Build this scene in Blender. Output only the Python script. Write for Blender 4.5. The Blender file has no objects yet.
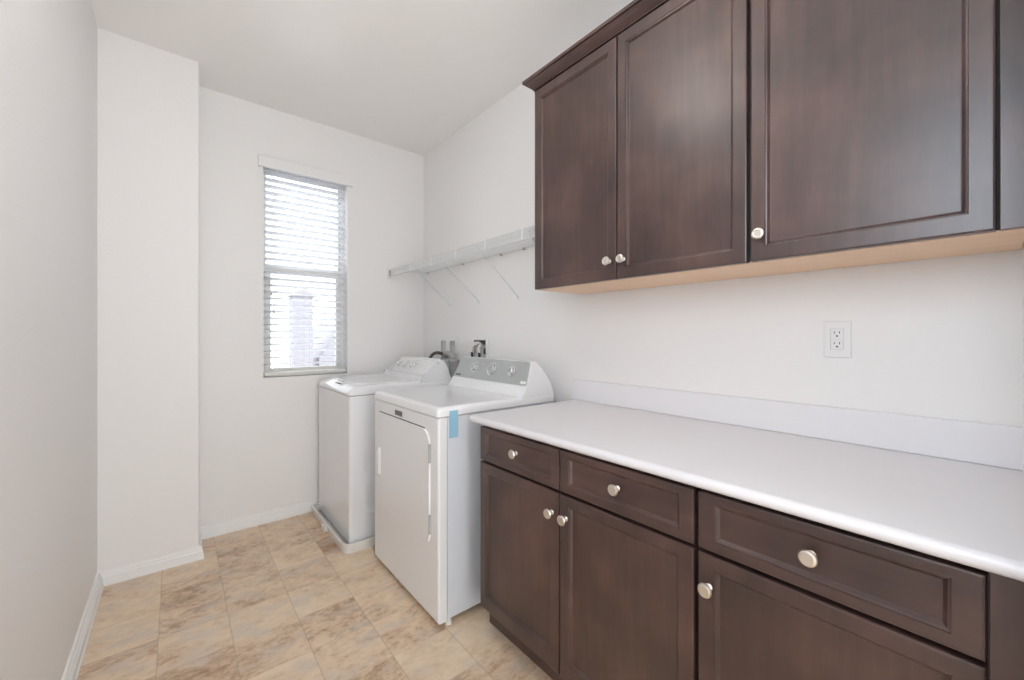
import bpy, bmesh, math, random
from mathutils import Vector, Matrix

random.seed(4)
S = bpy.context.scene
C = S.collection
PI = math.pi

# ------------------------------------------------------------------ camera, world, light, exposure
cam = bpy.data.objects.new('camera', bpy.data.cameras.new('camera'))
C.objects.link(cam)
cam.location = (0, 0, 1.22)
cam.rotation_euler = (PI / 2, 0, -math.radians(39.54))
cam.data.sensor_width = 36
cam.data.lens = 407 / 1024 * 36
cam.data.shift_y = -4 / 1024
cam.data.clip_start = 0.02
S.camera = cam

world = bpy.data.worlds.new('world')
S.world = world
world.use_nodes = True
bg = world.node_tree.nodes['Background']
bg.inputs['Color'].default_value = (0.92, 0.96, 1.0, 1)
bg.inputs['Strength'].default_value = 4.3

S.view_settings.view_transform = 'Standard'
S.view_settings.look = 'None'
S.view_settings.gamma = 1.0
S.view_settings.use_curve_mapping = False
S.view_settings.exposure = -0.11
S.cycles.max_bounces = 10
S.cycles.diffuse_bounces = 7
S.cycles.sample_clamp_indirect = 6


def area(name, loc, rot, sx, sy, watts, color):
    l = bpy.data.lights.new(name, 'AREA')
    l.shape = 'RECTANGLE'
    l.size, l.size_y, l.energy, l.color = sx, sy, watts, color
    o = bpy.data.objects.new(name, l)
    o.location, o.rotation_euler = loc, rot
    C.objects.link(o)
    return o


# daylight through the window in the left wall beside the camera
area('daylight_side', (-0.43, 0.03, 1.88), (0, -PI / 2 - .30, 0), 0.84, 0.46, 14, (0.72, 0.86, 1.0))
# hall daylight as an added area light, tilted up to brighten the ceiling
area('hall_daylight_fill', (0.62, -2.3, 0.75), (-PI / 2 - .95, 0, PI), 1.5, 1.4, 38, (0.91, 0.955, 1.0))
# (the aisle lamp and an added hall fill are glowing glass globes, built at the end)


# ------------------------------------------------------------------ materials
def mat(name, col=(.8, .8, .8), rough=.5, metal=0., coat=0., spec=.5, bump=None, trans=0.):
    m = bpy.data.materials.new(name)
    m.use_nodes = True
    nt = m.node_tree
    b = nt.nodes['Principled BSDF']
    b.inputs['Base Color'].default_value = (*col, 1)
    b.inputs['Roughness'].default_value = rough
    b.inputs['Metallic'].default_value = metal
    b.inputs['Coat Weight'].default_value = coat
    b.inputs['Coat Roughness'].default_value = .12 if name.startswith('white') else .34
    b.inputs['Specular IOR Level'].default_value = spec
    b.inputs['Transmission Weight'].default_value = trans
    if bump:
        scale, dist, strength = bump
        tc = nt.nodes.new('ShaderNodeTexCoord')
        n = nt.nodes.new('ShaderNodeTexNoise')
        n.inputs['Scale'].default_value = scale
        n.inputs['Detail'].default_value = 3
        bp = nt.nodes.new('ShaderNodeBump')
        bp.inputs['Distance'].default_value = dist
        bp.inputs['Strength'].default_value = strength
        nt.links.new(tc.outputs['Object'], n.inputs['Vector'])
        nt.links.new(n.outputs['Fac'], bp.inputs['Height'])
        nt.links.new(bp.outputs['Normal'], b.inputs['Normal'])
    return m


def ramp(nt, stops):
    r = nt.nodes.new('ShaderNodeValToRGB')
    e = r.color_ramp.elements
    e[0].position, e[0].color = stops[0][0], (*stops[0][1], 1)
    e[1].position, e[1].color = stops[-1][0], (*stops[-1][1], 1)
    for p, c in stops[1:-1]:
        x = e.new(p)
        x.color = (*c, 1)
    return r


def wood(name, stops, scale, rough=.40, blotch=.66, coat=.65):
    m = mat(name, rough=rough, coat=coat)
    nt = m.node_tree
    b = nt.nodes['Principled BSDF']
    tc = nt.nodes.new('ShaderNodeTexCoord')
    oi = nt.nodes.new('ShaderNodeObjectInfo')
    add = nt.nodes.new('ShaderNodeVectorMath')
    add.operation = 'MULTIPLY_ADD'
    sc = nt.nodes.new('ShaderNodeVectorMath')
    sc.operation = 'SCALE'
    sc.inputs[0].default_value = (3.1, 5.7, 2.3)
    nt.links.new(oi.outputs['Random'], sc.inputs['Scale'])
    nt.links.new(tc.outputs['Object'], add.inputs[0])
    add.inputs[1].default_value = scale
    nt.links.new(sc.outputs[0], add.inputs[2])
    n = nt.nodes.new('ShaderNodeTexNoise')
    n.inputs['Scale'].default_value = 1
    n.inputs['Detail'].default_value = 6
    n.inputs['Roughness'].default_value = .6
    nt.links.new(add.outputs[0], n.inputs['Vector'])
    n2 = nt.nodes.new('ShaderNodeTexNoise')
    n2.inputs['Scale'].default_value = 5
    n2.inputs['Detail'].default_value = 3
    add2 = nt.nodes.new('ShaderNodeVectorMath')
    add2.operation = 'ADD'
    nt.links.new(tc.outputs['Object'], add2.inputs[0])
    nt.links.new(sc.outputs[0], add2.inputs[1])
    nt.links.new(add2.outputs[0], n2.inputs['Vector'])
    mx = nt.nodes.new('ShaderNodeMix')
    mx.data_type = 'FLOAT'
    mx.inputs[0].default_value = blotch
    nt.links.new(n.outputs['Fac'], mx.inputs[2])
    nt.links.new(n2.outputs['Fac'], mx.inputs[3])
    r = ramp(nt, stops)
    nt.links.new(mx.outputs[0], r.inputs['Fac'])
    nt.links.new(r.outputs['Color'], b.inputs['Base Color'])
    bp = nt.nodes.new('ShaderNodeBump')
    bp.inputs['Distance'].default_value = .0006
    bp.inputs['Strength'].default_value = .25
    nt.links.new(n.outputs['Fac'], bp.inputs['Height'])
    nt.links.new(bp.outputs['Normal'], b.inputs['Normal'])
    return m


M = {}
M['wall'] = mat('wall_paint', (.835, .825, .818), .5, bump=(95, .0022, .35))
M['ceiling'] = mat('ceiling_paint', (.90, .88, .86), .24, bump=(85, .0022, .22))
M['trim'] = mat('trim_paint', (.84, .84, .835), .35)
ES = [(.32, (.026, .0115, .010)), (.5, (.057, .027, .0225)), (.68, (.105, .052, .042))]
M['wood_v'] = wood('espresso_wood_vertical', ES, (40, 40, 3.2))
M['wood_h'] = wood('espresso_wood_horizontal', ES, (40, 3.2, 40))
M['gap'] = mat('painted_gap_shade', (.012, .009, .008), .7)  # near-black, paints the shade in the gaps between cabinet fronts
M['maple'] = wood('natural_maple', [(.3, (.78, .52, .33)), (.5, (.84, .58, .38)), (.72, (.88, .63, .43))],
                  (50, 3, 50), .45, .4, .1)
M['counter'] = mat('white_laminate', (.72, .71, .735), .32, bump=(120, .0004, .2))
M['splash'] = mat('white_laminate_splash', (.80, .79, .815), .35)
M['enamel'] = mat('white_enamel', (.83, .84, .86), .16, coat=.3)
M['enamel_daylit'] = mat('white_enamel_daylit', (.70, .735, .79), .3, bump=(6, .003, .2))  # same enamel, darker and bluish to paint in daylight on the dryer's side
M['plastic'] = mat('white_plastic', (.82, .82, .82), .35)
M['pan'] = mat('pan_plastic', (.78, .77, .74), .4)
M['grey_panel'] = mat('silver_console', (.41, .43, .425), .4, metal=.1)
M['dark'] = mat('dark_plastic', (.025, .025, .028), .5)
M['rubber_grey'] = mat('grey_rubber', (.38, .38, .385), .55)
M['rubber_dark'] = mat('brown_rubber', (.12, .10, .09), .55)
M['chrome'] = mat('chrome', (.8, .8, .82), .18, metal=1)
M['nickel'] = mat('brushed_nickel', (.78, .73, .67), .28, metal=1)
M['badge'] = mat('badge_grey', (.10, .10, .11), .35)
M['badge_pale'] = mat('badge_pale', (.6, .6, .6), .4)
M['tape'] = mat('blue_tape', (.30, .53, .68), .45)
M['vinyl'] = mat('window_vinyl', (.80, .80, .80), .4)
M['sash'] = mat('window_sash', (.72, .71, .67), .45)
M['slat'] = mat('blind_slat', (.80, .81, .82), .4)
nt = M['slat'].node_tree
tl = nt.nodes.new('ShaderNodeBsdfTranslucent'); tl.inputs['Color'].default_value = (.95, .96, .98, 1)
ms = nt.nodes.new('ShaderNodeMixShader'); ms.inputs[0].default_value = .74
nt.links.new(nt.nodes['Principled BSDF'].outputs[0], ms.inputs[1]); nt.links.new(tl.outputs[0], ms.inputs[2])
nt.links.new(ms.outputs[0], nt.nodes['Material Output'].inputs['Surface'])
M['wire'] = mat('white_coated_wire', (.68, .695, .69), .35)
M['clip'] = mat('grey_clip', (.42, .41, .40), .5)
M['cord'] = mat('cord_white', (.75, .73, .70), .6)
M['stucco'] = mat('stucco', (.28, .27, .30), .9, bump=(40, .004, .5))
M['roof_tile'] = mat('roof_tile', (.29, .27, .28), .8, bump=(20, .01, .5))
M['ground'] = mat('outside_ground', (.58, .56, .54), .9, bump=(10, .01, .5))
g = mat('window_glass', (1, 1, 1), 0.0, trans=1.0)
nt = g.node_tree
tr = nt.nodes.new('ShaderNodeBsdfTransparent')
gl = nt.nodes.new('ShaderNodeBsdfGlossy')
gl.inputs['Roughness'].default_value = .02
fr = nt.nodes.new('ShaderNodeFresnel')
fr.inputs['IOR'].default_value = 1.3
mxs = nt.nodes.new('ShaderNodeMixShader')
nt.links.new(fr.outputs[0], mxs.inputs[0])
nt.links.new(tr.outputs[0], mxs.inputs[1])
nt.links.new(gl.outputs[0], mxs.inputs[2])
nt.links.new(mxs.outputs[0], nt.nodes['Material Output'].inputs['Surface'])
M['glass'] = g
M['lamp'] = mat('lamp_glass', (.9, .88, .84), .4)
M['lamp'].node_tree.nodes['Principled BSDF'].inputs['Emission Color'].default_value = (1, .975, .94, 1)
M['lamp'].node_tree.nodes['Principled BSDF'].inputs['Emission Strength'].default_value = 18


def floor_material():
    m = mat('vinyl_slate_tiles', rough=.42, coat=.05)
    nt = m.node_tree
    N, L = nt.nodes, nt.links
    b = N['Principled BSDF']
    tc = N.new('ShaderNodeTexCoord')
    mp = N.new('ShaderNodeMapping')
    mp.inputs['Location'].default_value = (.055 / .2312 + 20, -1.483 / .2293 + 40, 0)
    mp.inputs['Scale'].default_value = (1 / .2312, 1 / .2293, 1)
    L.new(tc.outputs['Object'], mp.inputs['Vector'])
    fl = N.new('ShaderNodeVectorMath'); fl.operation = 'FLOOR'
    L.new(mp.outputs[0], fl.inputs[0])
    fc = N.new('ShaderNodeVectorMath'); fc.operation = 'FRACTION'
    L.new(mp.outputs[0], fc.inputs[0])
    wn = N.new('ShaderNodeTexWhiteNoise'); wn.noise_dimensions = '3D'
    L.new(fl.outputs[0], wn.inputs['Vector'])
    # distance to tile edge
    sep = N.new('ShaderNodeSeparateXYZ'); L.new(fc.outputs[0], sep.inputs[0])

    def edge(sock, w):
        a = N.new('ShaderNodeMath'); a.operation = 'SUBTRACT'; a.inputs[1].default_value = .5
        L.new(sock, a.inputs[0])
        c = N.new('ShaderNodeMath'); c.operation = 'ABSOLUTE'; L.new(a.outputs[0], c.inputs[0])
        d = N.new('ShaderNodeMapRange'); d.interpolation_type = 'SMOOTHSTEP'
        d.inputs[1].default_value = .5 - w; d.inputs[2].default_value = .5 - w * .4
        L.new(c.outputs[0], d.inputs[0])
        return d.outputs[0]
    ex, ey = edge(sep.outputs[0], .015), edge(sep.outputs[1], .011)
    eyf = N.new('ShaderNodeMath'); eyf.operation = 'MULTIPLY'; eyf.inputs[1].default_value = .75
    L.new(ey, eyf.inputs[0])
    em = N.new('ShaderNodeMath'); em.operation = 'MAXIMUM'; L.new(ex, em.inputs[0]); L.new(eyf.outputs[0], em.inputs[1])
    # per tile shifted and stretched slate pattern
    off = N.new('ShaderNodeVectorMath'); off.operation = 'MULTIPLY_ADD'
    L.new(wn.outputs['Color'], off.inputs[0]); off.inputs[1].default_value = (9, 9, 9)
    L.new(fc.outputs[0], off.inputs[2])
    rot = N.new('ShaderNodeMapping')
    rot.inputs['Rotation'].default_value = (0, 0, -.5)
    rot.inputs['Scale'].default_value = (1.0, 1.55, 1)
    L.new(off.outputs[0], rot.inputs['Vector'])
    n1 = N.new('ShaderNodeTexNoise'); n1.inputs['Scale'].default_value = .85
    n1.inputs['Detail'].default_value = 8; n1.inputs['Roughness'].default_value = .62
    n1.inputs['Distortion'].default_value = 1.3
    L.new(rot.outputs[0], n1.inputs['Vector'])
    n2 = N.new('ShaderNodeTexNoise'); n2.inputs['Scale'].default_value = 7
    n2.inputs['Detail'].default_value = 6; n2.inputs['Roughness'].default_value = .7
    L.new(rot.outputs[0], n2.inputs['Vector'])
    base = ramp(nt, [(.34, (.37, .235, .14)), (.42, (.53, .37, .245)), (.475, (.67, .50, .35)), (.53, (.74, .575, .405)), (.60, (.78, .625, .455)),
                     (.72, (.82, .69, .54))])
    mixv = N.new('ShaderNodeMix'); mixv.data_type = 'FLOAT'; mixv.inputs[0].default_value = .42
    L.new(n1.outputs['Fac'], mixv.inputs[2]); L.new(n2.outputs['Fac'], mixv.inputs[3])
    wsep = N.new('ShaderNodeSeparateXYZ'); L.new(wn.outputs['Color'], wsep.inputs[0])
    sh = N.new('ShaderNodeMath'); sh.operation = 'MULTIPLY_ADD'; sh.inputs[1].default_value = .13; sh.inputs[2].default_value = -.055
    L.new(wsep.outputs[0], sh.inputs[0])
    ad = N.new('ShaderNodeMath'); ad.operation = 'ADD'; L.new(mixv.outputs[0], ad.inputs[0]); L.new(sh.outputs[0], ad.inputs[1])
    L.new(ad.outputs[0], base.inputs['Fac'])
    # greyish patches
    n3 = N.new('ShaderNodeTexNoise'); n3.inputs['Scale'].default_value = 1.9; n3.inputs['Detail'].default_value = 3
    o3 = N.new('ShaderNodeVectorMath'); o3.operation = 'ADD'; o3.inputs[1].default_value = (4.4, 7.1, 2)
    L.new(rot.outputs[0], o3.inputs[0]); L.new(o3.outputs[0], n3.inputs['Vector'])
    mr = N.new('ShaderNodeMapRange'); mr.inputs[1].default_value = .50; mr.inputs[2].default_value = .68
    mr.inputs[4].default_value = .6
    L.new(n3.outputs['Fac'], mr.inputs[0])
    mg = N.new('ShaderNodeMix'); mg.data_type = 'RGBA'
    L.new(mr.outputs[0], mg.inputs[0]); L.new(base.outputs['Color'], mg.inputs[6])
    mg.inputs[7].default_value = (.62, .545, .475, 1)
    # grout
    mt = N.new('ShaderNodeMix'); mt.data_type = 'RGBA'
    gf = N.new('ShaderNodeMath'); gf.operation = 'MULTIPLY'; gf.inputs[1].default_value = .34
    L.new(em.outputs[0], gf.inputs[0])
    L.new(gf.outputs[0], mt.inputs[0]); L.new(mg.outputs[2], mt.inputs[6])
    mt.inputs[7].default_value = (.36, .27, .18, 1)
    L.new(mt.outputs[2], b.inputs['Base Color'])
    bp = N.new('ShaderNodeBump'); bp.inputs['Distance'].default_value = .0015; bp.inputs['Strength'].default_value = .3
    L.new(n2.outputs['Fac'], bp.inputs['Height']); L.new(bp.outputs['Normal'], b.inputs['Normal'])
    return m


M['floor'] = floor_material()


# ------------------------------------------------------------------ mesh helpers
def new():
    return bmesh.new()


def box(bm, x0, x1, y0, y1, z0, z1, bev=0., seg=2, only=None):
    """box added to bm; only = filter on edges (a, b) -> bool for bevelled edges"""
    t = bmesh.new()
    r = bmesh.ops.create_cube(t, size=1)
    for v in r['verts']:
        v.co = Vector((x0 + (v.co.x + .5) * (x1 - x0), y0 + (v.co.y + .5) * (y1 - y0), z0 + (v.co.z + .5) * (z1 - z0)))
    if bev:
        es = [e for e in t.edges if only is None or only(e.verts[0].co, e.verts[1].co)]
        bmesh.ops.bevel(t, geom=es, offset=bev, segments=seg, profile=.5, affect='EDGES')
    merge(bm, t)


def merge(bm, t):
    me = bpy.data.meshes.new('tmp')
    bmesh.ops.recalc_face_normals(t, faces=t.faces)
    t.to_mesh(me)
    t.free()
    bm.from_mesh(me)
    bpy.data.meshes.remove(me)


def lathe(bm, prof, origin, axis, n=24):
    """prof [(r, h)], revolved about axis at origin"""
    axis = Vector(axis).normalized()
    a = axis.orthogonal().normalized()
    b = axis.cross(a)
    o = Vector(origin)
    t = bmesh.new()
    rows = []
    for r, h in prof:
        if r < 1e-6:
            rows.append([t.verts.new(o + axis * h)])
        else:
            rows.append([t.verts.new(o + axis * h + (a * math.cos(2 * PI * k / n) + b * math.sin(2 * PI * k / n)) * r) for k in range(n)])
    for p, q in zip(rows, rows[1:]):
        for k in range(n):
            k2 = (k + 1) % n
            f = []
            for vv in (p[k % len(p)], p[k2 % len(p)], q[k2 % len(q)], q[k % len(q)]):
                if vv not in f:
                    f.append(vv)
            if len(f) > 2:
                t.faces.new(f)
    for row in (rows[0], rows[-1]):
        if len(row) > 2:
            t.faces.new(row)
    merge(bm, t)


def tube(bm, pts, r, n=10, close=False):
    """sweep a circle (radius r or list) along pts"""
    pts = [Vector(p) for p in pts]
    rs = r if isinstance(r, (list, tuple)) else [r] * len(pts)
    t = bmesh.new()
    rows = []
    up = None
    for i, p in enumerate(pts):
        if i == 0:
            d = pts[1] - p
        elif i == len(pts) - 1:
            d = p - pts[i - 1]
        else:
            d = (pts[i + 1] - p).normalized() + (p - pts[i - 1]).normalized()
        d.normalize()
        if up is None:
            up = d.orthogonal().normalized()
        else:
            up = (up - d * up.dot(d)).normalized()
        s = d.cross(up)
        rows.append([t.verts.new(p + (up * math.cos(2 * PI * k / n) + s * math.sin(2 * PI * k / n)) * rs[i]) for k in range(n)])
    for p, q in zip(rows, rows[1:]):
        for k in range(n):
            t.faces.new((p[k], p[(k + 1) % n], q[(k + 1) % n], q[k]))
    t.faces.new(rows[0])
    t.faces.new(rows[-1])
    merge(bm, t)


def smooth_path(pts, n=6):
    """Catmull-Rom"""
    P = [Vector(p) for p in pts]
    P = [P[0] * 2 - P[1]] + P + [P[-1] * 2 - P[-2]]
    out = []
    for i in range(1, len(P) - 2):
        for k in range(n):
            u = k / n
            a, b, c, d = P[i - 1], P[i], P[i + 1], P[i + 2]
            out.append(.5 * ((2 * b) + (c - a) * u + (2 * a - 5 * b + 4 * c - d) * u * u + (3 * b - a - 3 * c + d) * u ** 3))
    out.append(P[-2])
    return out


def sweep_profile(bm, prof, path, closed_prof=True):
    """prof: list of (offset, height); path: list of (xy point, outward mitre vector)"""
    t = bmesh.new()
    rows = [[t.verts.new((p[0] + m[0] * o, p[1] + m[1] * o, h)) for o, h in prof] for p, m in path]
    n = len(prof)
    for a, b in zip(rows, rows[1:]):
        for k in range(n if closed_prof else n - 1):
            t.faces.new((a[k], a[(k + 1) % n], b[(k + 1) % n], b[k]))
    if closed_prof:
        t.faces.new(rows[0])
        t.faces.new(rows[-1])
    merge(bm, t)


def prism(bm, poly, axis, a, b, bev=0., seg=2):
    """poly in the two other axes (in xyz order), extruded a..b along axis"""
    t = bmesh.new()

    def P(p, w):
        return {'x': (w, p[0], p[1]), 'y': (p[0], w, p[1]), 'z': (p[0], p[1], w)}[axis]
    A = [t.verts.new(P(p, a)) for p in poly]
    B = [t.verts.new(P(p, b)) for p in poly]
    fa, fb = t.faces.new(A), t.faces.new(B)
    n = len(poly)
    for k in range(n):
        t.faces.new((A[k], A[(k + 1) % n], B[(k + 1) % n], B[k]))
    if bev:
        bmesh.ops.bevel(t, geom=list(fa.edges) + list(fb.edges), offset=bev, segments=seg, profile=.5, affect='EDGES')
    merge(bm, t)


def rrect(a0, a1, b0, b1, r, n=6):
    """rounded rectangle polygon; r = radius or 4 radii (a0b0, a1b0, a1b1, a0b1)"""
    if not isinstance(r, (tuple, list)):
        r = (r,) * 4
    out = []
    for (cx, cy, rr, s) in ((a0, b0, r[0], PI), (a1, b0, r[1], 1.5 * PI), (a1, b1, r[2], 0), (a0, b1, r[3], .5 * PI)):
        ox = cx + rr if cx == a0 else cx - rr
        oy = cy + rr if cy == b0 else cy - rr
        for k in range(n + 1):
            an = s + k / n * PI / 2
            out.append((ox + rr * math.cos(an), oy + rr * math.sin(an)))
    return out


def rings(bm, polys, axis='x', cap0=True, cap1=True):
    """polys: list of (depth along axis, polygon) with equal vertex counts, skinned"""
    t = bmesh.new()

    def P(p, w):
        return {'x': (w, p[0], p[1]), 'y': (p[0], w, p[1]), 'z': (p[0], p[1], w)}[axis]
    rows = [[t.verts.new(P(p, w)) for p in poly] for w, poly in polys]
    n = len(rows[0])
    for a, b in zip(rows, rows[1:]):
        for k in range(n):
            t.faces.new((a[k], a[(k + 1) % n], b[(k + 1) % n], b[k]))
    if cap0:
        t.faces.new(rows[0])
    if cap1:
        t.faces.new(rows[-1])
    merge(bm, t)


def world_origin(o):
    v = Vector((0, 0, 0))
    while o:
        v += o.location
        o = o.parent
    return v


def obj(name, bm, m, parent=None, smooth=True, base=False):
    me = bpy.data.meshes.new(name)
    lo = Vector((min(v.co.x for v in bm.verts), min(v.co.y for v in bm.verts), min(v.co.z for v in bm.verts)))
    hi = Vector((max(v.co.x for v in bm.verts), max(v.co.y for v in bm.verts), max(v.co.z for v in bm.verts)))
    c = (lo + hi) / 2
    if base:
        c = Vector((0, 0, 0))
    for v in bm.verts:
        v.co -= c
    bm.to_mesh(me)
    bm.free()
    for mm in (m if isinstance(m, (list, tuple)) else [m]):
        me.materials.append(mm)
    if smooth:
        me.shade_smooth()
        me.set_sharp_from_angle(angle=math.radians(32))
    o = bpy.data.objects.new(name, me)
    if smooth:
        wn = o.modifiers.new('weighted', 'WEIGHTED_NORMAL')
        wn.keep_sharp = True
        wn.weight = 90
    C.objects.link(o)
    if parent:
        o.parent = parent
        c = c - world_origin(parent)
    o.location = c
    return o


def tag(o, label=None, cat=None, group=None, kind=None):
    for k, v in (('label', label), ('category', cat), ('group', group), ('kind', kind)):
        if v:
            o[k] = v
    return o


def thing(name, label, cat, loc, group=None):
    o = bpy.data.objects.new(name, None)
    o.empty_display_size = .1
    C.objects.link(o)
    o.location = loc
    return tag(o, label, cat, group)


def struct(name, bm, m, smooth=False, base=True):
    return tag(obj(name, bm, m, None, smooth, base), kind='structure')


# ------------------------------------------------------------------ room dimensions
W, YB, H = 1.587, 3.08, 2.72        # right wall x, window wall y, ceiling
XL, YN = -.295, -.028               # left wall x, short near wall at the cabinets' end
HY = -2.7                           # far end of the hall behind the camera
WX0, WX1, WZ0, WZ1 = .44, .973, .946, 2.36     # window opening


def slab(bm, axis, w0, w1, a, b, holes):
    """wall slab w0..w1 along axis, a=(a0,a1) horizontal, b=(b0,b1) vertical, minus rectangular holes"""
    A = sorted({*a, *[h[0] for h in holes], *[h[1] for h in holes]})
    B = sorted({*b, *[h[2] for h in holes], *[h[3] for h in holes]})
    t = bmesh.new()
    inside = lambda p, q: any(h[0] < p < h[1] and h[2] < q < h[3] for h in holes)

    def P(w, p, q):
        return (w, p, q) if axis == 'x' else (p, w, q)
    cell = {}
    for i in range(len(A) - 1):
        for j in range(len(B) - 1):
            cell[i, j] = not inside((A[i] + A[i + 1]) / 2, (B[j] + B[j + 1]) / 2)
    for (i, j), s in cell.items():
        if not s:
            continue
        p0, p1, q0, q1 = A[i], A[i + 1], B[j], B[j + 1]
        for w in (w0, w1):
            t.faces.new([t.verts.new(P(w, p, q)) for p, q in ((p0, q0), (p1, q0), (p1, q1), (p0, q1))])
        for di, dj, e in ((-1, 0, ((p0, q0), (p0, q1))), (1, 0, ((p1, q0), (p1, q1))), (0, -1, ((p0, q0), (p1, q0))), (0, 1, ((p0, q1), (p1, q1)))):
            if not cell.get((i + di, j + dj), False):
                (x, y), (u, v) = e
                t.faces.new([t.verts.new(P(*k)) for k in ((w0, x, y), (w0, u, v), (w1, u, v), (w1, x, y))])
    bmesh.ops.remove_doubles(t, verts=t.verts, dist=1e-5)
    merge(bm, t)


# floor, ceiling
bm = new(); box(bm, XL - .15, W + .15, HY - .1, YB + .2, -.1, 0); struct('floor', bm, M['floor'])
bm = new(); box(bm, XL - .15, W + .15, HY - .1, YB + .2, H, H + .1); struct('ceiling', bm, M['ceiling'])

# window wall
bm = new()
slab(bm, 'y', YB, YB + .16, (XL - .15, W + .15), (0, H), [(WX0, WX1, WZ0, WZ1)])
struct('wall_back', bm, M['wall'])
# right wall with recesses for the washer box and the dryer outlet box
WB = (2.555, 2.79, 1.02, 1.20)      # washer supply box
DB = (2.185, 2.335, 1.06, 1.20)     # dryer outlet
bm = new()
slab(bm, 'x', W, W + .15, (HY, YB), (0, H), [WB, DB])
struct('wall_right', bm, M['wall'])
# left wall with a window beside the camera
LO = (-.22, .28, 1.44, 2.3)
bm = new()
slab(bm, 'x', XL - .15, XL, (HY, YB), (0, H), [LO])
struct('wall_left', bm, M['wall'])
# boxed chase in the far left corner, rounded corner bead
bm = new()
box(bm, XL - .01, .100, 2.812, YB + .01, 0, H, .012, 4, lambda a, b: a.x > .09 and b.x > .09 and a.y < 2.82 and b.y < 2.82)
struct('wall_chase', bm, M['wall'], smooth=True)
# short return wall at the near end of the cabinets
bm = new()
box(bm, .86, W + .01, YN - .12, YN, 0, H, .012, 4, lambda a, b: a.x < .87 and b.x < .87)
struct('wall_near', bm, M['wall'], smooth=True)
bm = new(); slab(bm, 'y', HY - .1, HY, (XL - .15, W + .15), (0, H), [(-.2, 1.4, 0, 2.3)])
struct('wall_hall', bm, M['wall'])

# side window and glazed hall door (behind the camera)
def frame_rect(bm, ax, w, a0, a1, z0, z1, t):
    for p0, p1, q0, q1 in ((a0, a0 + t, z0, z1), (a1 - t, a1, z0, z1), ((a0 + a1) / 2 - t / 2, (a0 + a1) / 2 + t / 2, z0 + t, z1 - t),
                           (a0 + t, a1 - t, z0, z0 + t), (a0 + t, a1 - t, z1 - t, z1)):
        if ax == 'x':
            box(bm, w, w + .04, p0, p1, q0, q1, .004)
        else:
            box(bm, p0, p1, w, w + .04, q0, q1, .004)


bm = new(); frame_rect(bm, 'y', HY - .07, -.2, 1.4, 0, 2.3, .07); struct('door_1', bm, M['vinyl'], smooth=True)

# baseboards: stepped profile (offset from wall, height)
BP = [(0, 0), (.019, 0), (.019, .010), (.016, .014), (.015, .042), (.011, .049), (.011, .056), (.007, .063), (.006, .073), (0, .075)]


def baseboard(name, path):
    bm = new()
    sweep_profile(bm, BP, path)
    struct(name, bm, M['trim'])


baseboard('baseboard_left', [((XL, HY), (1.3, 0)), ((XL, 2.812), (1.3, -1))])
baseboard('baseboard_chase', [((XL, 2.812), (1, -1)), ((.100, 2.812), (1, -1)), ((.100, YB), (1, -1))])
baseboard('baseboard_back', [((.100, YB), (1, -1)), ((W, YB), (-1, -1))])
baseboard('baseboard_right', [((W, YB), (-1, -1)), ((W, 1.36), (-1, 0))])

# ------------------------------------------------------------------ windows
bm = new(); frame_rect(bm, 'x', XL - .145, LO[0], LO[1], LO[2], LO[3], .03); struct('window_2', bm, M['vinyl'], smooth=True)
bm = new()
yf0, yf1 = YB + .085, YB + .145
zm = 1.70
for x0, x1, z0, z1 in ((WX0, WX0 + .020, WZ0, WZ1), (WX1 - .020, WX1, WZ0, WZ1), (WX0, WX1, WZ0, WZ0 + .02), (WX0, WX1, WZ1 - .02, WZ1)):
    box(bm, x0, x1, yf0 + .005, yf1, z0, z1)
win = struct('window_1', bm, M['vinyl'])
bm = new()
for x0, x1, z0, z1 in ((WX0 + .02, WX0 + .056, WZ0 + .02, zm), (WX1 - .056, WX1 - .02, WZ0 + .02, zm),
                       (WX0 + .056, WX1 - .056, WZ0 + .02, WZ0 + .056), (WX0 + .056, WX1 - .056, zm - .036, zm)):
    box(bm, x0, x1, yf0, yf0 + .03, z0, z1, .003)
obj('lower_sash', bm, M['sash'], win)
bm = new()
for x0, x1, z0, z1 in ((WX0 + .02, WX0 + .032, zm, WZ1 - .02), (WX1 - .032, WX1 - .02, zm, WZ1 - .02),
                       (WX0 + .032, WX1 - .032, zm - .03, zm + .005), (WX0 + .032, WX1 - .032, WZ1 - .035, WZ1 - .02)):
    box(bm, x0, x1, yf0 + .032, yf0 + .055, z0, z1, .002)
obj('upper_sash', bm, M['vinyl'], win)
bm = new()
box(bm, WX0 + .05, WX1 - .05, yf0 + .012, yf0 + .016, WZ0 + .05, zm - .03)
obj('glass_pane', bm, M['glass'], win, False)
bm = new()
box(bm, WX0 + .03, WX1 - .03, yf0 + .042, yf0 + .046, zm, WZ1 - .03)
obj('glass_pane', bm, M['glass'], win, False)

# blinds
bl = thing('window_blind', 'white horizontal slat blind hanging open in the narrow window', 'blind', (.706, YB, WZ0))
bm = new()
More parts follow.
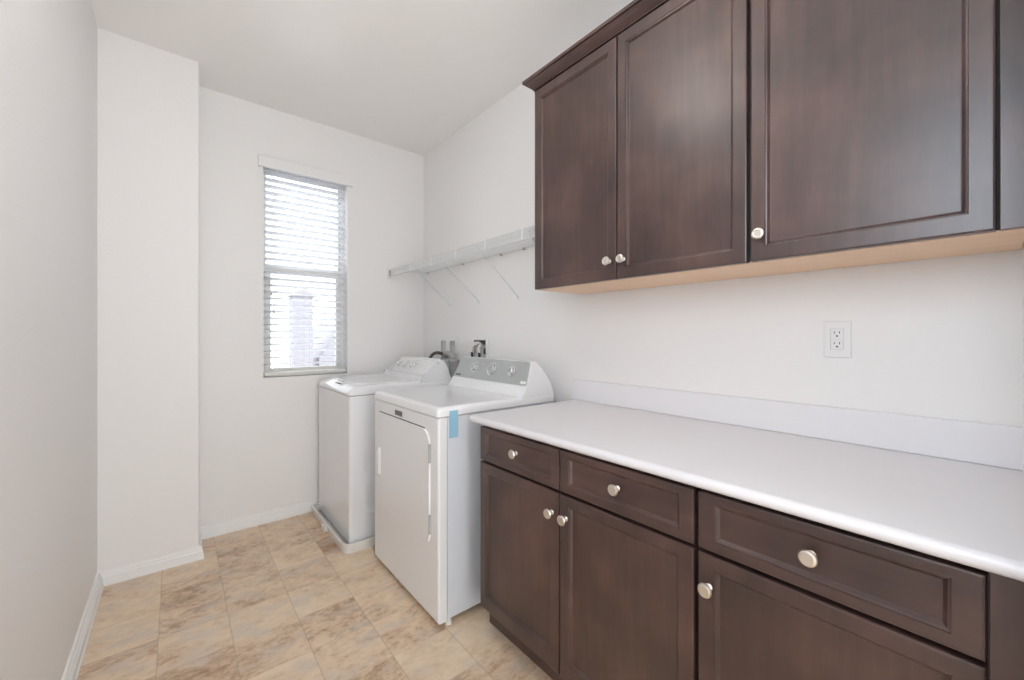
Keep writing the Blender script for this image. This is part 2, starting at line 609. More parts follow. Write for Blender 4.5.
# valance with returned ends
box(bm, .409, 1.006, YB - .030, YB - .018, 2.318, 2.392, .003)
box(bm, .409, .419, YB - .018, YB - .001, 2.318, 2.392)
box(bm, .996, 1.006, YB - .018, YB - .001, 2.318, 2.392)
box(bm, .409, 1.006, YB - .032, YB - .018, 2.384, 2.392, .002)
obj('valance', bm, M['plastic'], bl)
bm = new(); box(bm, WX0 + .006, WX1 - .006, YB + .004, YB + .058, 2.322, 2.358, .002)
obj('head_rail', bm, M['slat'], bl)
pitch, ns = .0437, 30
for k in range(ns):
    z = 2.300 - k * pitch
    if z < 1.0:
        break
    t = new()
    a = math.radians(14)
    w = .025
    prof = []
    for s, hh in ((-1, 0), (-.5, .0022), (0, .003), (.5, .0022), (1, 0)):
        prof.append((s * w, hh))
    pts = [(u, v + .0013) for u, v in prof] + [(u, v - .0013) for u, v in reversed(prof)]
    poly = [(YB + .030 + u * math.cos(a) + v * math.sin(a), z - u * math.sin(a) + v * math.cos(a)) for u, v in pts]
    bm = new()
    prism(bm, poly, 'x', WX0 + .007, WX1 - .007)
    t.free()
    obj('slat', bm, M['slat'], bl)
bm = new(); box(bm, WX0 + .006, WX1 - .006, YB + .004, YB + .056, .957, .979, .004)
obj('bottom_rail', bm, M['sash'], bl)
for x in (WX0 + .075, .706, WX1 - .075):
    bm = new()
    for y in (YB + .003, YB + .057):
        tube(bm, [(x, y, .97), (x, y, 2.33)], .0009, 5)
    obj('ladder_cord', bm, M['slat'], bl)
bm = new()
for dx, zb in ((0, 1.52), (.012, 1.40)):
    tube(bm, [(.487 + dx, YB - .004, 2.32), (.487 + dx, YB - .004, zb)], .0012, 6)
    lathe(bm, [(.002, 0), (.0045, -.006), (.006, -.028), (.0055, -.034), (0, -.036)], (.487 + dx, YB - .004, zb), (0, 0, 1), 10)
obj('pull_cord', bm, M['slat'], bl)

# outside: ground and the neighbouring house seen through the blinds
bm = new(); box(bm, -8, 10, YB + .3, 16, -.35, -.25)
tag(obj('outside_ground', bm, M['ground'], None, False), kind='structure')
nh = thing('neighbor_house', 'pale overexposed house outside, faint through the blinds', 'house', (2.4, 9.2, -.25))
bm = new()
prism(bm, [(1.80, -.25), (2.16, -.25), (2.16, 2.02), (1.80, 2.02)], 'y', 9.0, 9.4)
prism(bm, [(2.30, -.25), (6.0, -.25), (6.0, 2.55), (4.2, 2.3), (2.75, 1.38), (2.30, .75)], 'y', 9.1, 12)
obj('wall', bm, M['stucco'], nh, False)
bm = new()
prism(bm, [(1.74, 2.02), (2.22, 2.02), (1.98, 2.20)], 'y', 8.95, 9.45)
obj('roof', bm, M['roof_tile'], nh, False)

# ------------------------------------------------------------------ cabinets
def add_knob(parent, x, y, z, m='nickel'):
    bm = new()
    lathe(bm, [(.0085, 0), (.0085, .002), (.0055, .005), (.0050, .013), (.0075, .016), (.0150, .0185), (.0165, .0215),
               (.0150, .0250), (.0105, .0268), (.009, .0262), (0, .0270)], (x, y, z), (-1, 0, 0), 28)
    return obj('knob', bm, M[m], parent)


def panel_front(name, y0, y1, z0, z1, xf, parent, m, st=.046, rt=.046, rb=.046, th=.020):
    """framed front facing -x: eased outer edge, flat frame, moulded step, recessed flat panel"""
    def R(s, t=None, b=None):
        t = s if t is None else t
        b = s if b is None else b
        return [(y0 + s, z0 + b), (y1 - s, z0 + b), (y1 - s, z1 - t), (y0 + s, z1 - t)]
    bm = new()
    q = [(xf + th, R(0)), (xf + .0035, R(0)), (xf + .001, R(.0012)), (xf, R(.004)),
         (xf, R(st - .010, rt - .010, rb - .010)), (xf + .0025, R(st - .0090, rt - .0090, rb - .0090)),
         (xf + .0035, R(st - .0055, rt - .0055, rb - .0055)), (xf + .0105, R(st, rt, rb)), (xf + .0108, R(st + .002, rt + .002, rb + .002))]
    rings(bm, q, 'x')
    return obj(name, bm, m, parent, smooth=False)


XF = .955
# unit with two drawers over two doors
ca = thing('base_cabinet', 'dark wood base cabinet with two drawers over two doors, beside the dryer', 'cabinet', (1.27, .911, 0))
bm = new()
box(bm, XF + .0215, W - .003, .466, 1.363, .109, .866)
obj('carcass', bm, M['wood_v'], ca, False)
bm = new(); box(bm, XF + .0205, XF + .0213, .466, 1.359, .110, .8655)
obj('gap_shade', bm, M['gap'], ca, False)  # thin dark sheet, painted shade behind the doors and drawers
bm = new(); box(bm, 1.032, 1.048, .466, 1.400, 0.0, .108); obj('toe_kick', bm, M['wood_h'], ca, False)
for (y0, y1, ky) in ((.9205, 1.361, 1.133), (.4745, .9145, .692)):
    d = panel_front('drawer', y0, y1, .7195, .853, XF, ca, M['wood_h'], .045, .030, .034)
    add_knob(d, XF, ky, .793)
for (y0, y1, ky) in ((.9205, 1.361, .950), (.4745, .9145, .888)):
    d = panel_front('door', y0, y1, .124, .7105, XF, ca, M['wood_v'], .046, .042, .060)
    add_knob(d, XF, ky, .640)
# single unit by the near wall
cb = thing('base_cabinet', 'dark wood base cabinet with one wide drawer over one door, nearest the camera', 'cabinet', (1.27, .22, 0))
bm = new()
box(bm, XF + .0215, W - .003, YN + .003, .463, .109, .866)
obj('carcass', bm, M['wood_v'], cb, False)
bm = new(); box(bm, XF + .0205, XF + .0213, .017, .463, .110, .8655)
obj('gap_shade', bm, M['gap'], cb, False)  # dark sheet again, painted shade around the single door and drawer
bm = new(); box(bm, XF + .008, XF + .0213, YN + .003, .0155, .109, .8635, .001); obj('filler_panel', bm, M['wood_v'], cb, False)
bm = new(); box(bm, 1.032, 1.048, YN + .003, .463, 0.0, .108); obj('toe_kick', bm, M['wood_h'], cb, False)
d = panel_front('drawer', .0185, .4635, .7195, .853, XF, cb, M['wood_h'], .046, .030, .034)
add_knob(d, XF, .2405, .794)
d = panel_front('door', .0185, .4635, .124, .7105, XF, cb, M['wood_v'], .046, .042, .060)
add_knob(d, XF, .438, .637)

# worktop with backsplash and side splash
ct = thing('countertop', 'long white laminate countertop with upstand along the right wall', 'countertop', (1.25, .69, .857))
bm = new()
cx0, r = .927, .015
poly = [(W - .002, .8665), (W - .002, .8955)] + [(cx0 + r - r * math.sin(k / 8 * PI), .8810 + .0145 * math.cos(k / 8 * PI)) for k in range(9)]
prism(bm, poly, 'y', YN - .004, 1.402, .004)
obj('worktop', bm, M['counter'], ct)
bm = new(); box(bm, W - .021, W - .002, YN - .004, 1.418, .8958, .999, .003)
obj('backsplash', bm, M['splash'], ct)

# wall cabinets
XU = 1.257
ZB, ZT = 1.432, 2.331
CR = [(0, 2.3335), (.010, 2.3335), (.010, 2.3375), (.0008, 2.338), (.0008, 2.3425), (.014, 2.343), (.014, 2.3475), (.017, 2.349), (.024, 2.355),
      (.032, 2.362), (.039, 2.370), (.042, 2.3745), (.050, 2.3755), (.050, 2.388), (0, 2.388)]


def wall_cab(label, y0, y1, loc, crown_path, doors):
    c = thing('wall_cabinet', label, 'cabinet', loc)
    bm = new(); box(bm, XU + .0215, W - .002, y0, y1, ZB + .004, 2.387)
    obj('carcass', bm, M['wood_v'], c, False)
    bm = new(); box(bm, XU + .0205, XU + .0213, y0 + .002, y1 - .002, ZB + .001, 2.336)
    obj('gap_shade', bm, M['gap'], c, False)  # dark sheet standing for the shade around the upper doors
    bm = new(); box(bm, XU + .022, W - .002, y0 - (.0015 if y0 > .3 else 0), y1 + (.0015 if y1 < 1 else 0), ZB - .002, ZB + .0035)
    tag(obj('bottom_panel', bm, M['maple'], c, False), 'natural pale maple underside')
    bm = new(); sweep_profile(bm, CR, crown_path)
    obj('crown_moulding', bm, M['wood_h'], c, False)
    for a, b, ky, kz in doors:
        d = panel_front('door', a, b, ZB - .001, ZT, XU, c, M['wood_v'], .046, .050, .050)
        add_knob(d, XU, ky, kz)
    return c


wall_cab('tall dark wood wall cabinet with two doors, at the left beside the wire shelf', .466, 1.3635, (1.42, .91, ZB),
         [((XU + .021, .466), (-1, 0)), ((XU + .021, 1.3635), (-1, 1)), ((W - .002, 1.3635), (0, 1))],
         [(.917, 1.362, .948, 1.500), (.470, .9125, .886, 1.500)])
c2 = wall_cab('dark wood wall cabinet with one wide door, at the right end above the outlet', YN + .002, .463, (1.42, .22, ZB),
              [((XU + .021, YN + .002), (-1, 0)), ((XU + .021, .463), (-1, 0))],
              [(.0115, .4595, .434, 1.502)])
bm = new(); box(bm, XU + .006, XU + .0204, YN + .003, .0065, ZB - .001, ZT + .004, .001)
obj('filler_panel', bm, M['wood_v'], c2, False)

# ------------------------------------------------------------------ duplex outlet
ou = thing('wall_outlet', 'white duplex outlet on the wall above the countertop', 'outlet', (W, .3315, 1.15))
oy, oz = .3315, 1.210
bm = new()
rings(bm, [(W, rrect(oy - .0345, oy + .0345, oz - .057, oz + .057, .003)), (W - .004, rrect(oy - .0345, oy + .0345, oz - .057, oz + .057, .003)),
           (W - .006, rrect(oy - .032, oy + .032, oz - .0545, oz + .0545, .003)),
           (W - .006, rrect(oy - .0172, oy + .0172, oz - .0338, oz + .0338, .002)), (W - .003, rrect(oy - .0168, oy + .0168, oz - .0334, oz + .0334, .002))], 'x')
obj('cover_plate', bm, M['plastic'], ou)
for dz in (-.0165, .0165):
    bm = new()
    rings(bm, [(W - .003, rrect(oy - .0160, oy + .0160, oz + dz - .0158, oz + dz + .0158, .004)),
               (W - .0075, rrect(oy - .0160, oy + .0160, oz + dz - .0158, oz + dz + .0158, .004)),
               (W - .0082, rrect(oy - .0152, oy + .0152, oz + dz - .015, oz + dz + .015, .004))], 'x')
    rc = obj('socket', bm, M['plastic'], ou)
    bm = new()
    for dy, hh in ((-.0062, .0036), (.0062, .0030)):
        box(bm, W - .0086, W - .0081, oy + dy - .0010, oy + dy + .0010, oz + dz + .0045 - hh, oz + dz + .0045 + hh)
    lathe(bm, [(.0027, 0), (.0027, .0006), (0, .0006)], (W - .0080, oy, oz + dz - .0065), (-1, 0, 0), 14)
    obj('slots', bm, M['dark'], rc)

# ------------------------------------------------------------------ recessed boxes in the right wall
wb = thing('washer_supply_box', 'white recessed two-bay supply box in the wall behind the washer', 'wall box', (W, 2.67, 1.02))
y0, y1, z0, z1 = WB
bm = new()
slab(bm, 'x', W - .006, W + .004, (y0 - .016, y1 + .016), (z0 - .016, z1 + .016), [(y0 + .018, (y0 + y1) / 2 - .028, z0 + .014, z1 - .016), ((y0 + y1) / 2 + .028, y1 - .018, z0 + .014, z1 - .016)])
obj('frame', bm, M['plastic'], wb, False)
bm = new()
for a, b, c, d in ((y0 + .001, y0 + .018, z0, z1), (y1 - .018, y1 - .001, z0, z1), (y0, y1, z0 + .001, z0 + .014), (y0, y1, z1 - .016, z1 - .001),
                   ((y0 + y1) / 2 - .028, (y0 + y1) / 2 + .028, z0, z1)):
    box(bm, W - .002, W + .034, a, b, c, d)
box(bm, W + .034, W + .037, y0 + .001, y1 - .001, z0 + .001, z1 - .001)
obj('recess_box', bm, M['plastic'], wb, False)
for yy in (y0 + .055, y1 - .055):
    bm = new()
    tube(bm, [(W + .020, yy, z0 + .012), (W + .020, yy, z0 + .04)], .008, 12)
    box(bm, W + .008, W + .030, yy - .014, yy + .014, z0 + .04, z0 + .046, .002)
    obj('valve', bm, M['chrome'], wb)

db = thing('dryer_outlet_box', 'white recessed outlet box with dark openings in the wall behind the dryer', 'wall box', (W, 2.26, 1.06))
y0, y1, z0, z1 = DB
bm = new()
slab(bm, 'x', W - .005, W + .004, (y0 - .012, y1 + .012), (z0 - .012, z1 + .012), [(y0 + .006, y1 - .006, z0 + .006, z1 - .006)])
obj('frame', bm, M['plastic'], db, False)
bm = new()
for a, b, c, d in ((y0 + .001, y0 + .006, z0, z1), (y1 - .006, y1 - .001, z0, z1), (y0, y1, z0 + .001, z0 + .006), (y0, y1, z1 - .006, z1 - .001)):
    box(bm, W - .003, W + .06, a, b, c, d)
box(bm, W + .06, W + .063, y0 + .001, y1 - .001, z0 + .001, z1 - .001)
obj('recess_box', bm, M['plastic'], db, False)
bm = new(); prism(bm, [(2.192, 1.186), (2.192, 1.160), (2.215, 1.160), (2.272, 1.180), (2.272, 1.190)], 'x', W + .002, W + .05)
tag(obj('upper_socket', bm, M['dark'], db, False), 'black upper socket')
bm = new(); prism(bm, [(2.192, 1.140), (2.192, 1.100), (2.218, 1.096), (2.226, 1.112), (2.222, 1.138)], 'x', W + .002, W + .05)
tag(obj('lower_socket', bm, M['dark'], db, False), 'black lower socket')

# cords plugged into the outlet box
for lab, p0, ctrl, dark_from in (
        ('white cord looping widest out of the dryer outlet box, left of its twin', (W - .002, 2.250, 1.168),
         [(W - .02, 2.262, 1.172), (W - .028, 2.292, 1.160), (W - .03, 2.306, 1.135), (W - .03, 2.312, 1.110)], [(W - .03, 2.314, 1.112), (W - .03, 2.314, 1.05), (W - .035, 2.31, .96)]),
        ('white cord hanging straighter from the dryer outlet box, right of its twin', (W - .002, 2.232, 1.150),
         [(W - .015, 2.236, 1.153), (W - .024, 2.240, 1.140), (W - .028, 2.236, 1.120), (W - .03, 2.228, 1.105)], [(W - .03, 2.228, 1.108), (W - .03, 2.226, 1.05), (W - .035, 2.225, .96)])):
    t_ = thing('power_cord', lab, 'cord', ctrl[-1])
    bm = new()
    tube(bm, smooth_path([p0] + ctrl), [.0075 + .004 * math.sin(k / 24 * PI) for k in range(25)], 10)
    obj('cable', bm, M['cord'], t_)
    bm = new()
    tube(bm, smooth_path(dark_from), .009, 10)
    tag(obj('sleeve', bm, M['dark'], t_), 'black lower sleeve')

# drain hose between washer and dryer
dh = thing('drain_hose', 'grey rubber drain hose hooked into the supply box between washer and dryer', 'hose', (1.46, 2.36, .5))
bm = new()
P = [(W - .022, 2.675, 1.070), (W - .040, 2.65, 1.080), (W - .055, 2.61, 1.090), (W - .07, 2.55, 1.094), (W - .083, 2.49, 1.082), (W - .09, 2.455, 1.052)]
tube(bm, smooth_path(P), .021, 14)
obj('elbow', bm, M['rubber_grey'], dh)
bm = new()
hx, hy = 1.497, 2.490
lathe(bm, [(.028, 1.060), (.038, 1.054), (.040, 1.042), (.037, 1.030), (.034, 1.024), (.031, .995), (.025, .950), (.022, .912), (.025, .908),
           (.025, .892), (.014, .89), (.014, .80), (0, .80)], (hx, hy - .035, 0), (0, 0, 1), 24)
obj('tapered_boot', bm, M['rubber_grey'], dh)
bm = new()
tube(bm, smooth_path([(W - .009, 2.735, 1.078), (W - .04, 2.745, 1.092), (W - .07, 2.765, 1.088), (W - .09, 2.785, 1.062), (W - .10, 2.79, 1.02), (W - .10, 2.79, .97)]), .012, 12)
sh = obj('supply_hose', bm, M['rubber_dark'])
tag(sh, 'brown supply hose curving over the back of the washer from the wall box', 'hose')

# ------------------------------------------------------------------ dryer
DX, DY0, DY1 = .835, 1.490, 2.192
dr = thing('clothes_dryer', 'white front-loading dryer with grey control console, next to the base cabinets', 'dryer', (1.17, 1.84, 0))
vert = lambda a, b: abs(a.z - b.z) > .2
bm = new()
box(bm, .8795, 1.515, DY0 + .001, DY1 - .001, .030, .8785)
obj('cabinet_body', bm, M['enamel_daylit'], dr)
bm = new()
box(bm, .870, .884, DY0 + .008, DY1 - .008, .040, .8805)
obj('seam_shade_core', bm, M['badge'], dr)  # dark core painting the shade inside the panel seams
bm = new()
box(bm, DX, .8765, DY0, DY1, .024, .8785, .011, 4, lambda a, b: a.x < .84 and b.x < .84)
obj('front_panel', bm, M['enamel'], dr)
# top with rolled edges and a shallow pan
bm = new()
tx0, tx1, ty0, ty1 = DX - .004, 1.52, DY0 - .003, DY1 + .003
rings(bm, [(.8805, rrect(tx0 + .004, tx1, ty0 + .003, ty1 - .003, .012)), (.884, rrect(tx0, tx1, ty0, ty1, .014)), (.905, rrect(tx0 + .001, tx1, ty0 + .001, ty1 - .001, .016)),
           (.915, rrect(tx0 + .005, tx1, ty0 + .004, ty1 - .004, .018)), (.9205, rrect(tx0 + .013, tx1 - .002, ty0 + .010, ty1 - .010, .02)),
           (.922, rrect(tx0 + .024, tx1 - .004, ty0 + .020, ty1 - .020, .02)),
           (.922, rrect(tx0 + .050, 1.30, ty0 + .040, ty1 - .040, .03)), (.9200, rrect(tx0 + .062, 1.288, ty0 + .052, ty1 - .052, .03))], 'z')
obj('top_panel', bm, M['enamel'], dr)
# console: side profile swept across
prof = [(1.296, .921), (1.312, .945), (1.327, .960), (1.333, .972), (1.382, 1.086), (1.388, 1.0915), (1.400, 1.093), (1.423, 1.083), (1.450, 1.058),
        (1.475, 1.020), (1.497, .975), (1.510, .930), (1.517, .882), (1.517, .86), (1.296, .9)]
bm = new()
prism(bm, [(x, max(z, .88) if z > .87 else .882) for x, z in prof[:-2]] + [(1.30, .884)], 'y', DY0 + .002, DY1 - .002, .006, 3)
for v in bm.verts:
    if v.co.z > .95:
        mid = (DY0 + DY1) / 2
        v.co.y -= math.copysign(.028 * min(1, (v.co.z - .95) / .14), v.co.y - mid)
obj('console', bm, M['enamel'], dr)


def slanted(bm, a, b, z0x, z1x, poly, d0, d1, bev=.0):
    """poly in (y, s) with s = 0..1 from bottom line to top line of a slanted face; extruded d0..d1 outwards"""
    (x0, z0), (x1, z1) = z0x, z1x
    L = math.hypot(x1 - x0, z1 - z0)
    tx, tz = (x1 - x0) / L, (z1 - z0) / L
    nx, nz = -tz, tx
    t = bmesh.new()

    def P(p, d):
        return (x0 + tx * p[1] * L + nx * d, p[0], z0 + tz * p[1] * L + nz * d)
    A = [t.verts.new(P(p, d0)) for p in poly]
    B = [t.verts.new(P(p, d1)) for p in poly]
    t.faces.new(A); t.faces.new(B)
    for k in range(len(poly)):
        k2 = (k + 1) % len(poly)
        t.faces.new((A[k], A[k2], B[k2], B[k]))
    merge(bm, t)


def on_slant(z0x, z1x, y, s, d=0):
    (x0, z0), (x1, z1) = z0x, z1x
    L = math.hypot(x1 - x0, z1 - z0)
    tx, tz = (x1 - x0) / L, (z1 - z0) / L
    return (x0 + tx * s * L - tz * d, y, z0 + tz * s * L + tx * d), (-tz, 0, tx)


A0, A1 = (1.333, .972), (1.384, 1.090)


def trap(y0, y1, s0, s1, inset, r, rs):
    """trapezoid with rounded corners in (y, s)"""
    pts = rrect(y0, y1, s0, s1, 0.001)
    out = []
    for (cy, cs, qy, qs) in ((y0, s0, r, rs), (y1, s0, r, rs), (y1, s1, r, rs), (y0, s1, r, rs)):
        sy = 1 if cy == y0 else -1
        ss = 1 if cs == s0 else -1
        ang0 = {(1, 1): PI, (-1, 1): 1.5 * PI, (-1, -1): 0, (1, -1): .5 * PI}[(sy, ss)]
        for k in range(6):
            an = ang0 + k / 5 * PI / 2
            yy = cy + sy * qy + qy * math.cos(an)
            s = cs + ss * qs + qs * math.sin(an)
            mid = (y0 + y1) / 2
            f = 1 - inset * (s - s0) / (s1 - s0) / ((y1 - y0) / 2)
            out.append((mid + (yy - mid) * f, s))
    return out


bm = new()
slanted(bm, 0, 0, A0, A1, trap(DY0 + .010, DY1 - .010, .0, .985, .026, .016, .14), -.002, .003)
tag(obj('control_panel', bm, M['grey_panel'], dr, False), 'silver grey control panel')
for ky, rr in ((1.985, .023), (1.815, .031), (1.645, .022)):
    p, n = on_slant(A0, A1, ky, .52, .003)
    bm = new()
    lathe(bm, [(rr + .008, 0), (rr + .008, .004), (rr + .002, .007), (rr, .006), (rr * .95, .016), (rr * .80, .019), (0, .019)], p, n, 28)
    kb = obj('dial', bm, M['chrome'], dr)
    p2, _ = on_slant(A0, A1, ky, .52, .022)
    bm = new()
    lathe(bm, [(rr * .72, 0), (rr * .72, .0008), (0, .0008)], p2, n, 24)
    obj('dial_face', bm, M['grey_panel'], kb)
# marks printed round the dials, label bar lower right, name strip lower left
for ky, rr in ((1.985, .034), (1.815, .043), (1.645, .033)):
    bm = new()
    arc = [(ky + (rr + e) * math.cos(math.radians(an)), .52 + (rr + e) * math.sin(math.radians(an)) / .1285)
           for e, seq in ((0, range(-40, 221, 20)), (.0022, range(220, -41, -20))) for an in seq]
    slanted(bm, 0, 0, A0, A1, arc, .003, .0036)
    obj('dial_scale', bm, M['badge_pale'], dr, False)
bm = new()
slanted(bm, 0, 0, A0, A1, [(DY0 + .020, .06), (DY0 + .062, .06), (DY0 + .062, .17), (DY0 + .020, .17)], .003, .0038)
tag(obj('label_plate', bm, M['plastic'], dr, False), 'small white label plate')
bm = new()
slanted(bm, 0, 0, A0, A1, [(DY1 - .085, .07), (DY1 - .028, .07), (DY1 - .028, .15), (DY1 - .085, .15)], .003, .0036)
tag(obj('name_strip', bm, M['badge'], dr, False), 'small dark name strip')

# dryer door
bm = new()
dy0, dy1, dz0, dz1 = 1.558, 2.128, .335, .818


def RR(i, f=1.):
    return rrect(dy0 + i, dy1 - i, dz0 + i, dz1 - i, tuple(max(.004, q - i) for q in (.03, .03, .030, .062)), 6) if f else None


def DRR(i):
    return rrect(dy0 + i, dy1 - i, dz0 + i, dz1 - i, tuple(max(.004, q - i) for q in (.03, .02, .014, .062)), 6)


box(bm, DX - .0012, DX + .001, dy0 + .050, dy1 - .012, dz1 - .002, dz1 + .0055, .0005)
obj('door_gap_shade', bm, M['badge'], dr)  # dark strip painted as the shaded gap above the door
bm = new()
rings(bm, [(DX + .001, DRR(.0)), (DX - .005, DRR(.0)), (DX - .0068, DRR(.0015)), (DX - .0073, DRR(.0035)), (DX - .0068, DRR(.006)), (DX - .0060, DRR(.009))], 'x')
dd = obj('door', bm, M['enamel'], dr)
# handle: recessed grip with raised rim
bm = new()
hy0, hy1, hz0, hz1 = 2.086, 2.110, .488, .636
rings(bm, [(DX - .004, rrect(hy0, hy1, hz0, hz1, .0115)), (DX - .013, rrect(hy0 + .002, hy1 - .002, hz0 + .002, hz1 - .002, .0095)),
           (DX - .016, rrect(hy0 + .005, hy1 - .005, hz0 + .006, hz1 - .006, .007)), (DX - .014, rrect(hy0 + .007, hy1 - .007, hz0 + .012, hz1 - .012, .004)),
           (DX - .006, rrect(hy0 + .008, hy1 - .008, hz0 + .014, hz1 - .014, .003))], 'x')
obj('door_handle', bm, M['plastic'], dd)
for a, b in ((.680, .762), (.378, .462)):
    bm = new()
    box(bm, DX - .011, DX + .001, dy0 - .007, dy0 - .003, a, b, .001)
    for k in range(3):
        box(bm, DX - .012, DX - .002, dy0 - .008, dy0 - .002, a + .004 + k * (b - a - .014) / 2, a + .012 + k * (b - a - .014) / 2, .001)
    tag(obj('hinge', bm, M['rubber_grey'], dr), 'dark grey hinge')
bm = new(); box(bm, DX - .003, DX + .001, 1.838, 1.916, .833, .857, .001)
bd = tag(obj('badge', bm, M['badge'], dr), 'dark rectangular badge')
bm = new()
box(bm, DX - .0066, DX - .0058, 2.098, 2.112, .745, .790)
box(bm, DX - .0066, DX - .0058, 2.094, 2.116, .722, .740)
obj('door_sticker', bm, M['badge_pale'], dr, False)
bm = new()
box(bm, .886, .929, DY0 - .0046, DY0 - .0034, .790, .880, .0003)
box(bm, .886, .929, DY0 - .0046, DY0 - .0034, .880, .905, .0003)
tag(obj('tape_strip', bm, M['tape'], dr, False), 'pale blue tape strip')
for x, y in ((.893, DY0 + .016), (.893, DY1 - .016), (1.47, DY0 + .016), (1.47, DY1 - .045)):
    bm = new()
    lathe(bm, [(.010, .032), (.010, .018), (.0125, .014), (.014, 0), (0, 0)], (x, y, 0), (0, 0, 1), 16)
    obj('foot', bm, M['pan'], dr)

# ------------------------------------------------------------------ washer
WXF, WY0, WY1 = .757, 2.372, 3.036
ws = thing('washing_machine', 'white top-loading washing machine in the far corner under the wire shelf', 'washing machine', (1.1, 2.70, .006))
bm = new()
box(bm, WXF + .004, 1.44, WY0, WY1, .035, .874, .018, 4, vert)
obj('cabinet_body', bm, M['enamel'], ws)
# embossed bracing on the side panel
for k, zt in enumerate((.752, .566, .372, .190)):
    bm = new()
    rings(bm, [(WY0 + .001, rrect(.845, 1.30, zt - .150, zt, .035)), (WY0 - .0012, rrect(.848, 1.297, zt - .147, zt - .003, .032)),
               (WY0 - .0012, rrect(.855, 1.290, zt - .140, zt - .010, .028)), (WY0 - .0005, rrect(.858, 1.287, zt - .137, zt - .013, .026))], 'y')
    obj('side_emboss', bm, M['enamel'], ws)
bm = new()
rings(bm, [(.877, rrect(WXF + .006, 1.44, WY0 + .003, WY1 - .003, .02)), (.880, rrect(WXF - .002, 1.445, WY0 - .001, WY1 + .001, .022)),
           (.893, rrect(WXF, 1.445, WY0, WY1, .022)), (.908, rrect(WXF + .012, 1.444, WY0 + .004, WY1 - .004, .024)),
           (.920, rrect(WXF + .034, 1.442, WY0 + .012, WY1 - .012, .026)), (.928, rrect(WXF + .062, 1.44, WY0 + .022, WY1 - .022, .03)),
           (.930, rrect(WXF + .075, 1.30, WY0 + .030, WY1 - .030, .03))], 'z')
obj('top_panel', bm, M['enamel'], ws)
bm = new()
rings(bm, [(.9295, rrect(WXF + .070, 1.20, WY0 + .060, WY1 - .060, .04)), (.936, rrect(WXF + .072, 1.198, WY0 + .062, WY1 - .062, .04)),
           (.939, rrect(WXF + .080, 1.19, WY0 + .070, WY1 - .070, .04))], 'z')
wl = obj('lid', bm, M['enamel'], ws)
bm = new()
box(bm, WXF + .030, WXF + .066, 2.60, 2.74, .917, .934, .006, 3)
obj('lid_latch', bm, M['enamel'], ws)
bm = new()
box(bm, WXF + .028, WXF + .046, 2.62, 2.672, .9215, .9275, .002)
tag(obj('latch_slot', bm, M['dark'], ws), 'small dark latch slot')
B0, B1 = (1.262, .955), (1.345, 1.060)
bm = new()
prism(bm, [(1.195, .928), (1.235, .940), (1.262, .955), (1.345, 1.056), (1.355, 1.064), (1.370, 1.067), (1.395, 1.060), (1.42, 1.035), (1.437, .99), (1.443, .93), (1.443, .90), (1.195, .90)],
      'y', WY0 + .012, WY1 - .012, .024, 5)
# narrower towards the top: taper the ends
for v in bm.verts:
    if v.co.z > .925:
        f = (v.co.z - .925) / .142
        mid = (WY0 + WY1) / 2
        v.co.y = mid + (v.co.y - mid) * (1 - .10 * f)
obj('console', bm, M['enamel'], ws)
bm = new()
slanted(bm, 0, 0, B0, B1, trap(WY0 + .062, WY1 - .062, .06, .93, .03, .03, .2), -.002, .0018)
obj('control_panel', bm, M['plastic'], ws, False)
for ky, rr in ((2.905, .017), (2.800, .026), (2.690, .017), (2.640, .017)):
    p, n = on_slant(B0, B1, ky, .50, .0018)
    bm = new()
    lathe(bm, [(rr + .004, 0), (rr + .004, .003), (rr, .005), (rr * .93, .018), (rr * .8, .021), (0, .021)], p, n, 26)
    kb = obj('dial', bm, M['chrome'], ws)
    p2, _ = on_slant(B0, B1, ky, .50, .0226)
    bm = new()
    lathe(bm, [(rr * .78, 0), (rr * .78, .001), (0, .001)], p2, n, 24)
    obj('dial_face', bm, M['plastic'], kb)
for ky, rr in ((2.905, .026), (2.800, .036), (2.665, .047)):
    bm = new()
    arc = [(ky + (rr + e) * math.cos(math.radians(an)), .50 + (rr + e) * math.sin(math.radians(an)) / .134)
           for e, seq in ((0, range(20, 161, 20)), (.0018, range(160, 19, -20))) for an in seq]
    slanted(bm, 0, 0, B0, B1, arc, .0018, .0024)
    obj('dial_scale', bm, M['rubber_grey'], ws, False)
for x, y in ((.80, WY0 + .05), (.80, WY1 - .05), (1.39, WY0 + .05), (1.39, WY1 - .05)):
    bm = new()
    lathe(bm, [(.012, .040), (.012, .025), (.020, .020), (.022, .0062), (0, .0062)], (x, y, 0), (0, 0, 1), 16)
    obj('foot', bm, M['rubber_grey'], ws)

# drain pan under the washer
pn = thing('washer_drain_pan', 'shallow white plastic drip pan under the washing machine', 'drain pan', (1.12, 2.7, 0))
px0, px1, py0, py1 = .716, 1.50, 2.326, 3.060
bm = new()
rings(bm, [(0.0, rrect(px0 + .008, px1 - .008, py0 + .008, py1 - .008, .045)), (.046, rrect(px0 + .003, px1 - .003, py0 + .003, py1 - .003, .05)), (.050, rrect(px0 - .002, px1, py0 - .002, py1, .052)),
           (.056, rrect(px0 - .002, px1, py0 - .002, py1, .052)), (.057, rrect(px0 + .002, px1 - .004, py0 + .002, py1 - .004, .05)),
           (.055, rrect(px0 + .010, px1 - .010, py0 + .010, py1 - .010, .045)), (.006, rrect(px0 + .018, px1 - .018, py0 + .018, py1 - .018, .04))], 'z')
obj('tray', bm, M['pan'], pn)
bm = new()
rings(bm, [(px0 + .01, rrect(2.665, 2.745, .002, .044, .014)), (px0 - .010, rrect(2.668, 2.742, .004, .042, .013)), (px0 - .013, rrect(2.674, 2.736, .010, .036, .010))], 'x')
obj('drain_fitting', bm, M['pan'], pn)

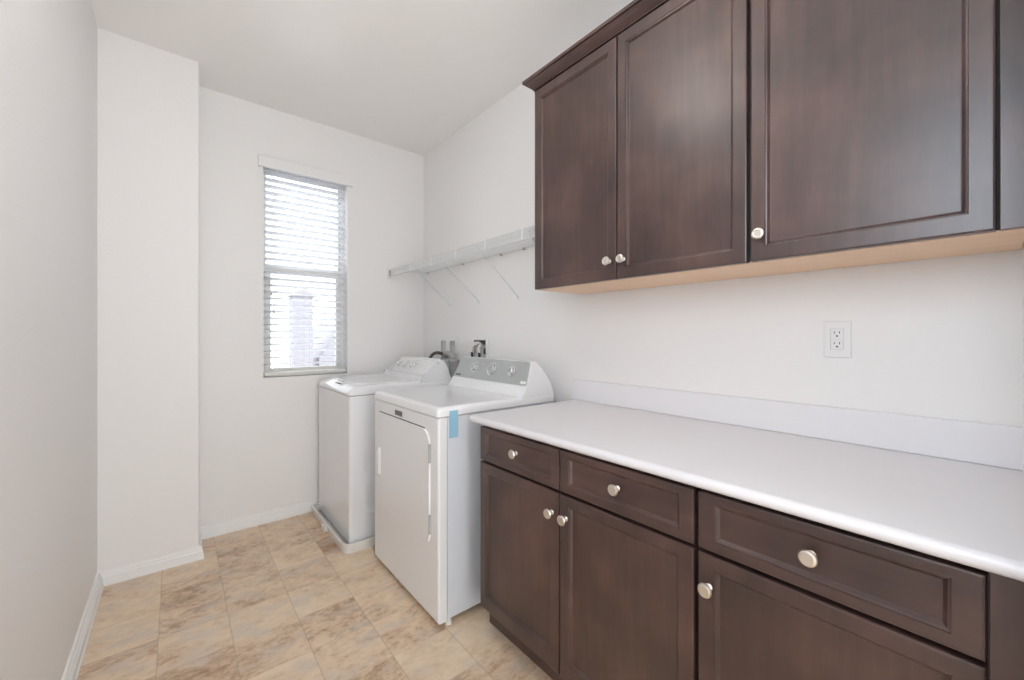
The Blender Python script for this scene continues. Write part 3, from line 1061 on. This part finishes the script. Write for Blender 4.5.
# ------------------------------------------------------------------ wire shelf
sf = thing('wire_shelf', 'long white wire shelf on the right wall above the washer and dryer', 'shelf', (1.44, 2.2, 1.735))
sy0, sy1 = 1.375, 3.066
xf_, xw = 1.289, 1.575
zs = 1.735
bm = new()
for x, z, rr in ((xf_, zs, .0032), (xf_, zs - .024, .0022), (xf_, zs - .050, .0032), (xw, zs, .0032), (1.43, zs - .004, .0028)):
    tube(bm, [(x, sy0, z), (x, sy1, z)], rr, 8)
obj('rails', bm, M['wire'], sf)
bm = new()
n = int((sy1 - sy0) / .0168)
for k in range(n + 1):
    y = sy0 + .004 + k * (sy1 - sy0 - .008) / n
    tube(bm, [(xw, y, zs + .003), (xf_ + .004, y, zs + .003), (xf_ - .002, y, zs - .002), (xf_ - .002, y, zs - .050)], .0014, 5)
tag(obj('deck_wires', bm, M['wire'], sf), kind='stuff')
for y in (1.48, 1.785, 2.085, 2.39, 2.69, 2.925):
    bm = new()
    box(bm, xf_ - .006, xf_ - .003, y - .005, y + .005, zs - .052, zs + .004, .001)
    obj('lip_clip', bm, M['plastic'], sf)
for y, yb in ((1.44, 1.44), (1.855, 1.865), (2.272, 2.274), (2.64, 2.654)):
    bm = new()
    tube(bm, [(xf_ - .007, y, zs - .020), (xf_ + .002, y, zs - .028), (W - .008, yb, 1.462), (W - .004, yb, 1.445)], .0042, 8)
    box(bm, xf_ - .010, xf_ + .004, y - .005, y + .005, zs - .027, zs - .014, .001)
    lathe(bm, [(.008, 0), (.008, .004), (.004, .007), (0, .007)], (W, yb, 1.450), (-1, 0, 0), 12)
    obj('brace', bm, M['wire'], sf)
for y in (1.52, 1.80, 2.02, 2.17, 2.46, 2.66, 2.98):
    bm = new()
    box(bm, xw - .006, W, y - .006, y + .006, zs - .009, zs + .006, .002)
    obj('wall_clip', bm, M['clip'], sf)
bm = new()
box(bm, xf_ - .012, xf_ + .012, YB - .022, YB, zs - .062, zs + .012, .003)
eb = obj('end_bracket', bm, M['plastic'], sf)
bm = new(); box(bm, xf_ - .004, xf_ + .005, YB - .0235, YB - .0215, zs - .048, zs - .002)
tag(obj('bracket_opening', bm, M['dark'], eb, False), 'dark slot')

# ------------------------------------------------------------------ ceiling lamps (overhead, out of frame; the hall one is an added fill)
for x, y, lab in ((.32, 1.05, 'round glass globe ceiling lamp above the laundry aisle'), (.55, -1.1, 'added round glass globe lamp, unseen fill in the hall behind the camera')):
    t_ = thing('ceiling_lamp', lab, 'ceiling lamp', (x, y, H))
    bm = new(); lathe(bm, [(.075, 0), (.075, -.012), (.05, -.022), (.014, -.03), (.014, -.12), (.03, -.13), (.03, -.145), (0, -.145)], (x, y, H), (0, 0, 1), 32)
    obj('base', bm, M['trim'], t_)
    bm = new(); lathe(bm, [(0, .11)] + [(.11 * math.sin(k / 12 * PI), .11 * math.cos(k / 12 * PI)) for k in range(1, 12)] + [(0, -.11)], (x, y, H - .24), (0, 0, 1), 24)
    obj('globe', bm, M['lamp'], t_)
